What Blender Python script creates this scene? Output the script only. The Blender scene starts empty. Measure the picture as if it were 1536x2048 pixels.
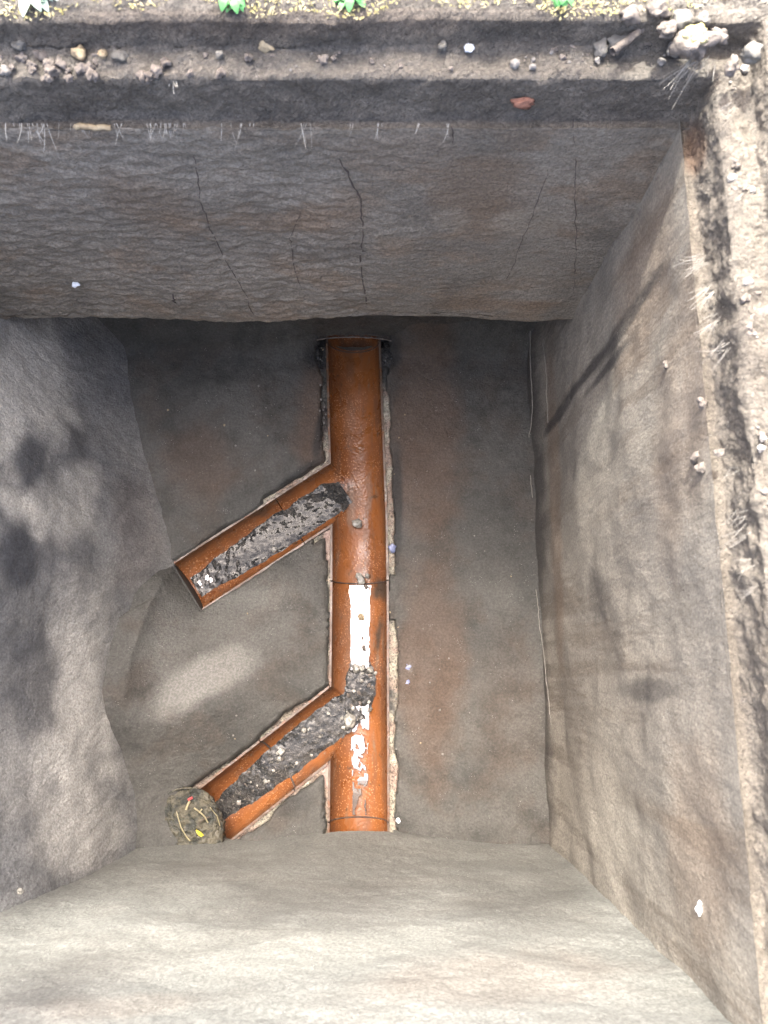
import bpy, bmesh, math, random
import numpy as np
from mathutils import Vector, Matrix, Euler
R = math.radians
rng = random.Random(7)
scene = bpy.context.scene
COL = scene.collection

# ------------------------------------------------------------------ camera
TILT, F, H = R(12.0), 1537.0, 1.47        # metres; floor rim level z = 0
cd = bpy.data.cameras.new('camera'); cam = bpy.data.objects.new('camera', cd); COL.objects.link(cam)
cam.location = (0, 0, H); cam.rotation_euler = (TILT, 0, 0)
cd.sensor_fit = 'HORIZONTAL'; cd.sensor_width = 7.0; cd.lens = 7.0 * F / 1536
cd.clip_start = .02; cd.clip_end = 500
cd.dof.use_dof = True; cd.dof.focus_distance = 1.40; cd.dof.aperture_fstop = 2.3
scene.camera = cam

# ------------------------------------------------------------------ sky, sun, exposure
SUN = Vector((-.17, .50, 1.0)).normalized()     # towards the sun
elev = math.asin(SUN.z); az = math.atan2(SUN.x, SUN.y)
w = bpy.data.worlds.new('World'); scene.world = w; w.use_nodes = True
nt = w.node_tree; nt.nodes.clear()
sky = nt.nodes.new('ShaderNodeTexSky'); sky.sky_type = 'NISHITA'; sky.sun_disc = False
sky.sun_elevation = elev; sky.sun_rotation = az; sky.air_density = .45; sky.dust_density = 6.0; sky.ozone_density = .1
bg = nt.nodes.new('ShaderNodeBackground'); bg.inputs[1].default_value = .15
wo = nt.nodes.new('ShaderNodeOutputWorld')
nt.links.new(sky.outputs[0], bg.inputs[0]); nt.links.new(bg.outputs[0], wo.inputs[0])
sd = bpy.data.lights.new('sun', 'SUN'); sd.energy = 2.0; sd.angle = R(2.2); sd.color = (1, .975, .93)
so = bpy.data.objects.new('sun', sd); COL.objects.link(so)
so.rotation_euler = SUN.to_track_quat('Z', 'Y').to_euler(); so.location = (-1, 2, 5)
scene.view_settings.view_transform = 'Standard'; scene.view_settings.look = 'None'
scene.view_settings.exposure = 3.1; scene.view_settings.gamma = 1
scene.render.engine = 'CYCLES'
scene.cycles.max_bounces = 8; scene.cycles.diffuse_bounces = 5

# ------------------------------------------------------------------ helpers
ct, st = math.cos(TILT), math.sin(TILT)
def ray(px, py):
    a = (px - 768) / F; b = (1024 - py) / F
    v = Vector((a, st + b * ct, -ct + b * st)); return v / -v.z      # per metre downwards
def onz(px, py, z=0.0):
    v = ray(px, py); d = H - z; return Vector((v.x * d, v.y * d, z))
def ony(px, py, y):
    v = ray(px, py); d = y / v.y; return Vector((v.x * d, y, H - d))
def onx(px, py, x):
    v = ray(px, py); d = x / v.x; return Vector((x, v.y * d, H - d))
def proj(V):
    dep = V[:, 1] * st + (H - V[:, 2]) * ct; u = V[:, 1] * ct - (H - V[:, 2]) * st
    return 768 + F * V[:, 0] / dep, 1024 - F * u / dep

_perm = np.random.RandomState(3).permutation(256); _perm = np.concatenate([_perm, _perm, _perm])
_g = np.random.RandomState(4).randn(256, 3); _g /= np.linalg.norm(_g, axis=1)[:, None]
def perlin(P):
    I = np.floor(P).astype(int); f = P - I; I &= 255
    u = f * f * f * (f * (f * 6 - 15) + 10)
    out = 0
    for dx in (0, 1):
        for dy in (0, 1):
            for dz in (0, 1):
                h = _perm[_perm[_perm[I[:, 0] + dx] + I[:, 1] + dy] + I[:, 2] + dz]
                d = ((f - (dx, dy, dz)) * _g[h]).sum(1)
                wx = u[:, 0] if dx else 1 - u[:, 0]; wy = u[:, 1] if dy else 1 - u[:, 1]; wz = u[:, 2] if dz else 1 - u[:, 2]
                out = out + d * wx * wy * wz
    return out
def fbm(P, s, o=4, seed=0, st_=(1, 1, 1)):
    P = np.asarray(P) * np.array(st_) * s + seed * 17.31; r = 0; a = 1
    for k in range(o): r = r + a * perlin(P); P = P * 2.03 + 5.1; a *= .5
    return r
def sstep(a, b, x):
    t = np.clip((x - a) / (b - a), 0, 1); return t * t * (3 - 2 * t)

def mesh_np(name, V, Fq, mat=None, parent=None, smooth=True, attrs=None):
    V = np.asarray(V, dtype=np.float32); Fq = np.asarray(Fq, dtype=np.int32)
    m = bpy.data.meshes.new(name); m.vertices.add(len(V)); m.vertices.foreach_set('co', V.ravel())
    n = Fq.shape[1]; m.loops.add(Fq.size); m.loops.foreach_set('vertex_index', Fq.ravel())
    m.polygons.add(len(Fq)); m.polygons.foreach_set('loop_start', np.arange(0, Fq.size, n, dtype=np.int32))
    m.polygons.foreach_set('loop_total', np.full(len(Fq), n, dtype=np.int32))
    if smooth: m.polygons.foreach_set('use_smooth', np.ones(len(Fq), dtype=bool))
    if attrs:
        for k, a in attrs.items():
            at = m.attributes.new(k, 'FLOAT', 'POINT'); at.data.foreach_set('value', np.asarray(a, dtype=np.float32))
    m.update(calc_edges=True); m.validate()
    if mat: m.materials.append(mat)
    o = bpy.data.objects.new(name, m); COL.objects.link(o); o.parent = parent
    return o
def grid_faces(nu, nv, keep=None):
    i, j = np.meshgrid(np.arange(nu - 1), np.arange(nv - 1), indexing='ij')
    a = (i * nv + j).ravel(); f = np.stack([a, a + nv, a + nv + 1, a + 1], 1)
    if keep is not None:
        k = keep.ravel(); f = f[k[f].all(1)]
    return f
def compact(V, Fq, attrs=None):
    used = np.unique(Fq); mp = np.full(len(V), -1); mp[used] = np.arange(len(used))
    return V[used], mp[Fq], ({k: a[used] for k, a in attrs.items()} if attrs else None)
def tag(o, label=None, cat=None, group=None, kind=None):
    if label: o['label'] = label
    if cat: o['category'] = cat
    if group: o['group'] = group
    if kind: o['kind'] = kind
    return o
def empty(name, loc=(0, 0, 0)):
    o = bpy.data.objects.new(name, None); COL.objects.link(o); o.location = loc; o.empty_display_size = .03; return o
def blobs(V, lst, seed=0, wob=.35, ns=18):
    px, py = proj(V); nz = fbm(V, ns, 3, seed); out = np.zeros(len(V))
    for (x, y, rx, ry, ang, s) in lst:
        c, s_ = math.cos(R(ang)), math.sin(R(ang)); dx = px - x; dy = py - y
        q = np.sqrt(((dx * c + dy * s_) / rx) ** 2 + ((-dx * s_ + dy * c) / ry) ** 2) + nz * wob
        out = np.maximum(out, s * sstep(1.15, .45, q))
    return out
def tube(pts, rads, n=6, cap=True):
    pts = [Vector(p) for p in pts]; V = []; Fc = []
    up = Vector((.3, .2, .93))
    for i, p in enumerate(pts):
        t = (pts[min(i + 1, len(pts) - 1)] - pts[max(i - 1, 0)]).normalized()
        a = t.cross(up)
        if a.length < .05: a = t.cross(Vector((1, 0, 0)))
        a.normalize(); b = t.cross(a); r = rads[i] if hasattr(rads, '__len__') else rads
        for k in range(n):
            th = 2 * math.pi * k / n; V.append(p + a * math.cos(th) * r + b * math.sin(th) * r)
    for i in range(len(pts) - 1):
        for k in range(n):
            Fc.append((i * n + k, i * n + (k + 1) % n, (i + 1) * n + (k + 1) % n, (i + 1) * n + k))
    return V, Fc
class MB:
    def __init__(s): s.V = []; s.F = []
    def add(s, V, Fc):
        o = len(s.V); s.V += [Vector(v) for v in V]; s.F += [tuple(i + o for i in f) for f in Fc]
    def tube(s, pts, rads, n=6): s.add(*tube(pts, rads, n))
    def build(s, name, mat, parent=None, loc=None, smooth=True):
        if loc is not None: s.V = [v - Vector(loc) for v in s.V]
        m = bpy.data.meshes.new(name); m.from_pydata(s.V, [], s.F)
        if smooth:
            for p in m.polygons: p.use_smooth = True
        m.materials.append(mat); o = bpy.data.objects.new(name, m); COL.objects.link(o); o.parent = parent
        if loc is not None and parent is None: o.location = loc
        return o

# ------------------------------------------------------------------ node materials
class NM:
    def __init__(s, name):
        s.m = bpy.data.materials.new(name); s.m.use_nodes = True; s.t = s.m.node_tree; s.t.nodes.clear()
        s.out = s.n('ShaderNodeOutputMaterial'); s.b = s.n('ShaderNodeBsdfPrincipled'); s.l(s.b.outputs[0], s.out.inputs[0])
        s.pos = s.n('ShaderNodeNewGeometry').outputs['Position']
    def n(s, k, **kw):
        x = s.t.nodes.new(k)
        for a, v in kw.items(): setattr(x, a, v)
        return x
    def l(s, a, b): s.t.links.new(a, b)
    def val(s, sock, v):
        if isinstance(v, bpy.types.NodeSocket): s.l(v, sock)
        else: sock.default_value = v if not (isinstance(v, tuple) and len(v) == 3 and len(sock.default_value) == 4) else (*v, 1)
    def vec(s, sc=(1, 1, 1)):
        m = s.n('ShaderNodeMapping'); s.l(s.pos, m.inputs[0]); m.inputs['Scale'].default_value = sc; return m.outputs[0]
    def noise(s, scale, det=4, rough=.55, sc=None, dist=0):
        x = s.n('ShaderNodeTexNoise'); s.l(s.vec(sc) if sc else s.pos, x.inputs['Vector'])
        x.inputs['Scale'].default_value = scale; x.inputs['Detail'].default_value = det; x.inputs['Roughness'].default_value = rough
        x.inputs['Distortion'].default_value = dist; return x.outputs[0]
    def vor(s, scale, feat='F1', sc=None, out=0):
        x = s.n('ShaderNodeTexVoronoi', feature=feat); s.l(s.vec(sc) if sc else s.pos, x.inputs['Vector']); x.inputs['Scale'].default_value = scale; return x.outputs[out]
    def rmp(s, v, a, b, lo=0., hi=1.):
        x = s.n('ShaderNodeMapRange', interpolation_type='SMOOTHSTEP'); s.l(v, x.inputs[0])
        for i, q in enumerate((a, b, lo, hi)): x.inputs[i + 1].default_value = q
        return x.outputs[0]
    def mix(s, f, a, b, bt='MIX'):
        x = s.n('ShaderNodeMix', data_type='RGBA', blend_type=bt); s.val(x.inputs[0], f); s.val(x.inputs[6], a); s.val(x.inputs[7], b); return x.outputs[2]
    def math(s, op, a, b=0.):
        x = s.n('ShaderNodeMath', operation=op); s.val(x.inputs[0], a); s.val(x.inputs[1], b); return x.outputs[0]
    def attr(s, name): return s.n('ShaderNodeAttribute', attribute_name=name).outputs['Fac']
    def bump(s, h, dist, strength=1., prev=None):
        x = s.n('ShaderNodeBump'); s.l(h, x.inputs['Height']); x.inputs['Distance'].default_value = dist; x.inputs['Strength'].default_value = strength
        if prev is not None: s.l(prev, x.inputs['Normal'])
        return x.outputs[0]
    def fin(s, col, rough, nrm=None, **kw):
        s.val(s.b.inputs['Base Color'], col); s.val(s.b.inputs['Roughness'], rough)
        if nrm is not None: s.l(nrm, s.b.inputs['Normal'])
        for k, v in kw.items(): s.val(s.b.inputs[k], v)
        return s.m

def cement(name, A, B, C, samt=.75, mott=.55, pale=(.42, .39, .33), brown=(.20, .105, .055), dark=(.035, .033, .032), streak=(6, 6, 1.2), grain=1., bscale=(1, 1, 1), rough=.85, wet=0.):
    M = NM(name)
    n1 = M.noise(5, 5, .6); n2 = M.noise(14, 6, .65); n3 = M.noise(3.2, 5, .6, sc=streak)
    c = M.mix(M.rmp(n1, .38, .64), A, B)
    c = M.mix(M.rmp(n3, .48, .64, 0, samt), c, C)
    c = M.mix(M.rmp(n2, .48, .68, 0, mott), c, tuple(x * .60 for x in A))
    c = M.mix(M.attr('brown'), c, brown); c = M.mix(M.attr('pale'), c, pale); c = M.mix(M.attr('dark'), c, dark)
    fine = M.noise(260, 4, .7); c = M.mix(M.rmp(fine, .35, .68, 0, .55), M.mix(1., c, (.62, .60, .58), 'MULTIPLY'), M.mix(1., c, (1.35, 1.33, 1.3), 'MULTIPLY'))
    gr = M.vor(330); gsel = M.noise(60, 2, .5)
    sp = M.math('MULTIPLY', M.rmp(gr, .22, .12), M.rmp(gsel, .60, .68)); c = M.mix(M.math('MULTIPLY', sp, .8), c, (.5, .48, .44))
    pits = M.math('MULTIPLY', M.rmp(M.vor(170), .2, .08), M.rmp(M.noise(30, 2), .55, .65)); c = M.mix(M.math('MULTIPLY', pits, .7), c, (.03, .027, .025))
    nr = M.bump(M.noise(70, 6, .7, sc=bscale), .010 * grain, 1.)
    nr = M.bump(M.noise(320, 4, .7), .0028 * grain, 1., nr)
    nr = M.bump(sp, .0015, 1., nr)
    rr = M.rmp(n2, .35, .7, rough - wet, rough)
    return M.fin(c, rr, nr)

m_far = cement('rippled_render', (.36, .328, .268), (.43, .39, .32), (.38, .30, .215), brown=(.30, .21, .13), pale=(.56, .50, .40), dark=(.14, .13, .115), streak=(3, 6, 5), grain=1.0, bscale=(.8, 1, 1.7))
m_right = cement('smooth_render', (.235, .22, .185), (.30, .28, .232), (.185, .165, .133), pale=(.38, .36, .30), brown=(.20, .14, .09), samt=1., streak=(9, 9, .6), grain=.5, bscale=(1, 1, .45))
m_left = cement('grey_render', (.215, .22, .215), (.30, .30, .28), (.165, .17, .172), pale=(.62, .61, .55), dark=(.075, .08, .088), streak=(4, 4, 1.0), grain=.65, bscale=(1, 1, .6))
m_near = cement('pale_render', (.160, .167, .152), (.190, .197, .180), (.155, .152, .134), samt=.28, mott=.22, pale=(.27, .28, .25), streak=(2.5, 4, 4), grain=.24, bscale=(1, 1, 1))
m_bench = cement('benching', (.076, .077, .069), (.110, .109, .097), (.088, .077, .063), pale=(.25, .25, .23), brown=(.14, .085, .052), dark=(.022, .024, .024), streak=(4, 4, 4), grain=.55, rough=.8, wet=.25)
m_rim = cement('gravelly_concrete', (.26, .235, .195), (.32, .29, .24), (.20, .178, .145), pale=(.24, .228, .198), dark=(.09, .085, .075), streak=(4, 4, 4), grain=2.4)

def mortar_mat():
    M = NM('wet_mortar')
    c = M.mix(M.rmp(M.noise(22, 4), .42, .6), (.46, .43, .33), (.36, .27, .21)); c = M.mix(M.rmp(M.noise(9, 4), .58, .66), c, (.09, .09, .08))
    c = M.mix(M.rmp(M.noise(300, 3, .7), .48, .6, 0, .8), c, (.07, .06, .05)); c = M.mix(M.attr('pale'), c, (.46, .33, .28)); c = M.mix(M.attr('dark'), c, (.02, .022, .022))
    nr = M.bump(M.noise(180, 5, .7), .006, 1.); nr = M.bump(M.noise(600, 2, .6), .001, 1., nr)
    return M.fin(c, M.rmp(M.noise(40, 3), .4, .6, .12, .6), nr)
m_mortar = mortar_mat()

def pipe_mat():
    M = NM('orange_channel')
    c = M.mix(M.rmp(M.noise(9, 4), .4, .62), (.225, .080, .022), (.165, .058, .018))
    c = M.mix(M.rmp(M.noise(3.5, 5, .65, sc=(14, 2, 14)), .50, .68, 0, .55), c, (.12, .065, .04))
    c = M.mix(M.rmp(M.noise(5, 5, .7, sc=(9, 2, 9)), .56, .7, 0, .8), c, (.17, .12, .08))
    c = M.mix(M.rmp(M.noise(38, 4, .7), .62, .70, 0, .75), c, (.05, .033, .02))
    sp = M.rmp(M.vor(230), .34, .16); c = M.mix(M.math('MULTIPLY', sp, M.rmp(M.noise(16, 3), .40, .56, 0, .8)), c, (.50, .27, .14))
    c = M.mix(M.attr('dark'), c, (.045, .038, .028)); c = M.mix(M.attr('pale'), c, (.22, .17, .13))
    sep = M.n('ShaderNodeSeparateXYZ'); M.l(M.pos, sep.inputs[0])
    c = M.mix(M.math('MULTIPLY', M.rmp(sep.outputs[2], -.0045, -.0015), M.rmp(M.noise(50, 4), .3, .55)), c, (.13, .10, .075))
    c = M.mix(M.math('MULTIPLY', M.rmp(sep.outputs[2], -.034, -.008, 0, .6), M.rmp(M.noise(22, 4, .6, sc=(1, .3, 1)), .32, .60, .25, 1.)), c, (.075, .042, .022))  # curve shading painted in: channel sides darken towards the rim
    nr = M.bump(M.vor(230, 'SMOOTH_F1'), .0010, .7); nr = M.bump(M.noise(90, 4, .6), .0008, 1., nr)
    return M.fin(c, M.rmp(M.noise(24, 3), .35, .65, .22, .5), nr, **{'Specular IOR Level': .5})
m_pipe = pipe_mat()

def silt_mat():
    M = NM('wet_silt')
    v = M.vor(260); c = M.mix(M.rmp(M.noise(45, 4), .4, .6), (.022, .024, .024), (.055, .053, .048)); c = M.mix(M.rmp(M.noise(190, 3, .7), .55, .66), c, (.15, .14, .12))
    nr = M.bump(M.noise(210, 3, .6, dist=.6), .0065, 1.); nr = M.bump(M.noise(480, 3, .6), .0015, 1., nr)
    return M.fin(c, M.rmp(M.noise(60, 3), .4, .6, .05, .28), nr, **{'Specular IOR Level': .3, 'Coat Weight': .4, 'Coat Roughness': .07, 'Coat IOR': 1.5})
m_silt = silt_mat()
def water_mat():
    M = NM('standing_water')
    nr = M.bump(M.noise(30, 2, .4), .0004, 1.)
    return M.fin((.08, .05, .035), .03, nr, **{'IOR': 1.33, 'Specular IOR Level': 1., 'Coat Weight': 1., 'Coat IOR': 2.6, 'Coat Roughness': .02})
m_water = water_mat()
def simple(name, c1, c2, scale=60, rough=.7, bump=.001, spec=.5, bs=200):
    M = NM(name); return M.fin(M.mix(M.rmp(M.noise(scale, 4, .6), .38, .62), c1, c2), rough, M.bump(M.noise(bs, 4, .6), bump, 1.), **{'Specular IOR Level': spec})
m_stone_w = simple('white_stone', (.10, .095, .08), (.17, .16, .138), 90, bump=.002)
m_stone_g = simple('grey_stone', (.15, .14, .125), (.25, .235, .21), 90, bump=.002)
m_stone_t = simple('tan_stone', (.26, .20, .12), (.36, .29, .18), 90, bump=.002)
m_stone_k = simple('wet_stone', (.17, .17, .15), (.32, .31, .27), 120, rough=.15)
m_clod = simple('earth_clod', (.11, .095, .08), (.19, .165, .14), 80, rough=.95, bump=.003)
m_root = simple('pale_root', (.24, .225, .185), (.32, .30, .26), 100, .6)
m_rootb = simple('brightened_root', (.52, .50, .43), (.66, .63, .55), 100, .6)  # brighter copy of the root colour, offsets the shade on far roots
m_rootd = simple('dark_root', (.055, .04, .03), (.10, .07, .05), 100, .8)
m_straw = simple('straw', (.32, .28, .15), (.22, .19, .10), 100, .4)
m_brick = simple('red_brick', (.22, .10, .065), (.27, .13, .085), 90, .9, .002)
m_blue = simple('bluish_scrap', (.16, .18, .30), (.25, .28, .40), 120, .3)
m_plast = simple('white_scrap', (.74, .78, .80), (.84, .86, .86), 80, .4)
m_yleaf = simple('yellow_leaf', (.72, .55, .03), (.60, .50, .06), 100, .35)
m_red = simple('red_scrap', (.55, .05, .05), (.40, .05, .05), 100, .4)
m_green = simple('weed_leaf', (.10, .34, .09), (.16, .44, .14), 60, .5)
m_pgreen = simple('pale_weed_leaf', (.38, .50, .36), (.50, .58, .46), 60, .5)
m_moss = simple('yellow_moss', (.30, .27, .10), (.40, .36, .22), 90, .95, .004)
m_tree = simple('tree_leaf', (.05, .11, .03), (.08, .15, .04), 10, .6)
m_bark = simple('bark', (.10, .075, .05), (.16, .12, .09), 20, .9, .01, bs=40)
m_wad = simple('wet_leaf_litter', (.028, .031, .024), (.11, .10, .068), 55, .08, .012, .8, bs=110)
m_crack = simple('crack_shadow', (.07, .055, .045), (.09, .07, .06), 60, .95)

# ------------------------------------------------------------------ chamber dimensions
XR0, XR1 = .299, .308          # right wall, floor / top
YN = -.297; YF = .557          # near wall, upper far wall
ZT = H - .703                  # wall tops (frame seat)
ZO = H - 1.14                  # underside of the upper far wall
YB = .690                      # lower back wall
PR = .052                      # channel radius
_ly = np.array([-.35, -.26, -.16, -.044, .03, .09, .16, .22, .30, .43, .57, .72])
_lx = np.array([-.405, -.413, -.432, -.448, -.446, -.434, -.414, -.402, -.415, -.443, -.462, -.478])
def left_x(y, z):
    t = np.maximum(z - .0, 0)
    base = np.interp(y, _ly, _lx); base = (base + np.interp(y - .02, _ly, _lx) + np.interp(y + .02, _ly, _lx)) / 3
    A = np.interp(y, [-.3, .1, .3, .6], [.02, .06, .09, .10])
    return base - A * (1 - np.exp(-t / .16)) - t * np.interp(y, [-.3, .6], [.14, .16])

# channel layout
def P2(px, py, z=0): v = onz(px, py, z); return np.array([v.x, v.y])
MAIN = [np.array([-.064, .90]), np.array([-.063, .66]), P2(718, 1040), P2(719, 1180), P2(717, 1640), np.array([-.046, -.45])]
J1 = P2(716, 952); E1 = P2(375, 1172)
J2 = P2(717, 1402); E2 = P2(418, 1638)
def dseg(X, Y, a, b):
    d = b - a; L2 = d @ d; t = ((X - a[0]) * d[0] + (Y - a[1]) * d[1]) / L2; tc = np.clip(t, 0, 1)
    return np.hypot(X - a[0] - tc * d[0], Y - a[1] - tc * d[1]), t
def dflat(X, Y, a, b):      # flat-ended strip distance
    d = b - a; L = math.sqrt(d @ d); t = ((X - a[0]) * d[0] + (Y - a[1]) * d[1]) / L; n = ((X - a[0]) * -d[1] + (Y - a[1]) * d[0]) / L
    ex = np.maximum(t - L, 0)
    q = np.abs(n) - PR
    return np.where(t < 0, np.hypot(n, t) - PR, np.where(ex > 0, np.hypot(np.maximum(q, 0), ex), q)), n
def channel_sdf(X, Y):
    dm = np.min([dseg(X, Y, MAIN[i], MAIN[i + 1])[0] for i in range(5)], axis=0) - PR
    d1, n1 = dflat(X, Y, J1, E1); d2, n2 = dflat(X, Y, J2, E2)
    return dm, d1, d2
def main_x(y): return np.interp(-y, [-p[1] for p in MAIN], [p[0] for p in MAIN])

def bench_z(X, Y):
    dm, d1, d2 = channel_sdf(X, Y)
    P = np.stack([X, Y, X * 0], 1)
    right = X > main_x(Y)
    e1 = J1 + (E1 - J1); side1 = ((X - J1[0]) * -(E1 - J1)[1] + (Y - J1[1]) * (E1 - J1)[0])   # >0 one side
    side2 = ((X - J2[0]) * -(E2 - J2)[1] + (Y - J2[1]) * (E2 - J2)[0])
    above1 = side1 < 0
    zr = .003 + .035 * np.maximum(dm, 0)
    za = .004 + .13 * np.minimum(np.maximum(dm, 0), np.maximum(d1, 0) * 1.2)
    k = .007
    u = np.stack([.24 * np.maximum(dm, 0) + .0, .30 * np.maximum(d1, 0), .50 * np.maximum(d2, 0)])
    zm = .004 - k * np.log(np.exp(-u / k).sum(0)) + k * math.log(1.0)
    zm = np.maximum(zm, .002)
    below2 = side2 > 0
    zb = .004 + .12 * np.minimum(np.maximum(dm, 0), np.maximum(d2, 0))
    z = np.where(right, zr, np.where(above1, za, np.where(below2, zb, zm)))
    lxb = np.interp(Y, _ly, _lx)
    z = z + .050 * np.exp(-np.maximum(X - lxb, 0) / .04) * sstep(-.14, -.02, Y) * sstep(.24, .14, Y) * sstep(0, .03, np.minimum(np.maximum(d1, 0), np.maximum(d2, 0)))
    # cove to the back wall
    z = z + .09 * sstep(.60, .70, Y) ** 2 * sstep(.02, .08, np.maximum(dm, 0)) + .03 * sstep(.63, .70, Y)
    z = z + fbm(P, 7, 3, 1) * .008 * sstep(0, .06, np.minimum(np.minimum(dm, d1), d2)) + fbm(P, 40, 4, 2) * .0022
    return z
# which side is "above" branch 1: test with a point known to lie above it
_t = P2(450, 850); _s = ((_t[0] - J1[0]) * -(E1 - J1)[1] + (_t[1] - J1[1]) * (E1 - J1)[0])
assert _s < 0, 'side test'
_t = P2(600, 1640); _s = ((_t[0] - J2[0]) * -(E2 - J2)[1] + (_t[1] - J2[1]) * (E2 - J2)[0])
assert _s > 0, 'side2 test'

def mortar_w(X, Y):
    P = np.stack([X, Y, X * 0], 1); n = fbm(P, 16, 4, 5)
    px, py = proj(P)
    right = X > main_x(Y)
    w_ = np.where(right, .017, .013)
    w_ = np.where(right & (py > 1150) & (py < 1240), .006, w_)
    w_ = np.where(right & (py > 1300), .018, w_)
    w_ = np.where(~right & (py < 900), .017, w_)
    w_ = np.where(~right & (px < 525) & (py < 1300), .003, w_)      # bare end of upper branch
    w_ = np.where(~right & (py > 1120) & (py < 1330) & (px > 600), .008, w_)
    w_ = np.where(~right & (py > 1330), .010, w_)
    w_ = np.where(~right & (px < 655) & (py > 1070) & (py < 1300) & (px < 625), .002, w_)
    w_ = np.where((py < 750), .019, w_)
    return np.maximum(w_ + n * .009, .002)

# ------------------------------------------------------------------ the setting: benching
step = .0026
xs = np.arange(-.56, .325, step); ys = np.arange(-.335, .72, step)
X, Y = [a.ravel() for a in np.meshgrid(xs, ys, indexing='ij')]
dm, d1, d2 = channel_sdf(X, Y); sd_ = np.minimum(np.minimum(dm, d1), d2)
mw = mortar_w(X, Y); zb = bench_z(X, Y)
lip = .0055 * np.exp(-np.maximum(sd_ - mw, 0) / .02) * (mw > .005)
Z = np.where(sd_ < mw, -.022, zb + lip * .5)
Z = np.where((sd_ >= mw) & (sd_ < mw + .004), Z - .003, Z)
keep = (sd_ > -.0026)
def _sd(a, b): q = channel_sdf(a, b); return np.minimum(np.minimum(q[0], q[1]), q[2])
gxx = (_sd(X + 1e-4, Y) - _sd(X - 1e-4, Y)) / 2e-4; gyy = (_sd(X, Y + 1e-4) - _sd(X, Y - 1e-4)) / 2e-4
mv = np.where((sd_ < .0015) & keep, .0015 - sd_, 0)
SX, SY = X + gxx * mv, Y + gyy * mv
V = np.stack([SX, SY, Z], 1)
at = {'brown': blobs(V, [(850, 860, 90, 280, 0, .5), (640, 850, 60, 160, 0, .5), (860, 1330, 90, 260, 0, .45), (660, 780, 70, 90, 0, .5), (400, 930, 90, 90, 20, .35), (1010, 1420, 90, 200, 0, .12)], 3),
      'pale': blobs(V, [(400, 1360, 150, 50, -28, .75), (500, 1230, 120, 80, -30, .22), (330, 1290, 60, 110, 10, .2), (820, 1335, 8, 12, 0, .3)], 4, .3),  # light falling on the benching hump, painted in as a pale patch
      'dark': blobs(V, [(795, 1000, 14, 120, 0, .75), (640, 860, 12, 70, 10, .7), (600, 945, 60, 12, -35, .7), (780, 710, 26, 40, 0, .75), (630, 710, 26, 36, 0, .75), (560, 1590, 90, 50, 0, .35), (420, 690, 150, 30, 0, .2)], 5)}  # shadow in the gap beside the channel painted dark, plus wet sludge
Fq = grid_faces(len(xs), len(ys), keep); V, Fq, at = compact(V, Fq, at)
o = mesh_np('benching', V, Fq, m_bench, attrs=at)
tag(o, 'dark grey-brown cement benching sloping down to the orange drain channels at the chamber bottom', 'benching')

# cement end stop closing the open end of the upper arm
dn = (E1 - J1) / np.linalg.norm(E1 - J1); nn = np.array([-dn[1], dn[0]]); mbs = MB(); Vs = []; Fs = []
for q, tt in enumerate((.0015, .012)):
    for k in range(25):
        th = math.pi + math.pi * k / 24; c_ = E1 + dn * tt + nn * math.cos(th) * (PR + .006); Vs.append((c_[0], c_[1], math.sin(th) * (PR + .006)))
Fs.append(tuple(range(24, -1, -1))); Fs.append(tuple(range(25, 50)))
for k in range(24): Fs.append((k, k + 1, 26 + k, 25 + k))
Fs.append((0, 25, 49, 24)); mbs.add(Vs, Fs); mbs.build('end_stop', m_bench, parent=o, smooth=False)
# mortar bedding
V = np.stack([X, Y, X * 0], 1)
Zm = -.005 + fbm(V, 60, 4, 8) * .0065 + .002 * sstep(0, .02, sd_) - .02 * sstep(mw - .002, mw + .005, sd_)
V[:, 2] = Zm
keep = (sd_ > .0028) & (sd_ < mw + .004) & (Y < .66)
at = {'pale': blobs(V, [(440, 1560, 120, 12, -38, 1), (560, 1640, 90, 12, -38, 1), (655, 1090, 10, 60, 0, .7), (655, 1550, 14, 30, 0, 1), (782, 960, 10, 220, 0, .0)], 3, .1),
      'dark': blobs(V, [(650, 800, 16, 110, 0, .8), (775, 730, 30, 60, 0, .9), (640, 710, 40, 50, 0, .9), (570, 1000, 60, 18, -35, .3), (780, 1200, 12, 60, 0, .9)], 6, .4)}
Fq = grid_faces(len(xs), len(ys), keep); V, Fq, at = compact(V, Fq, at)
o = mesh_np('mortar_bedding', V, Fq, m_mortar, attrs=at)
tag(o, 'crumbly wet mortar bedding along both edges of the orange channels', 'mortar')

# ------------------------------------------------------------------ walls
def relief(P, N, amp_big, amp_small, seed, stretch=(1, 1, 1), big=5, small=45):
    amp_big = amp_big * (.03 + .97 * sstep(ZT, ZT - .08, P[:, 2])) * ((.2 + .8 * sstep(.02, .16, P[:, 2])) if seed == 31 else 1); sm = (1 - .72 * sstep(-.12, .10, P[:, 0])) if seed == 11 else 1
    d = fbm(P, big, 3, seed) * amp_big + sm * fbm(P, small, 4, seed + 1, stretch) * amp_small
    return P + N * d[:, None]
def wallgrid(name, us, vs, fn, mat, label, cat, seed, ab, as_, stretch, attrs=None, keepfn=None, small=45):

    U, W = [a.ravel() for a in np.meshgrid(us, vs, indexing='ij')]
    P, N = fn(U, W); P = relief(P, N, ab, as_, seed, stretch, small=small)
    keep = keepfn(P) if keepfn else None
    at = {k: blobs(P, v, seed + i, .4) for i, (k, v) in enumerate((attrs or {}).items())}
    for k in ('pale', 'brown', 'dark'):
        if k not in at: at[k] = np.zeros(len(P))
    Fq = grid_faces(len(us), len(vs), keep)
    P, Fq, at = compact(P, Fq, at)
    o = mesh_np(name, P, Fq, mat, attrs=at); tag(o, label, cat); return o

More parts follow.
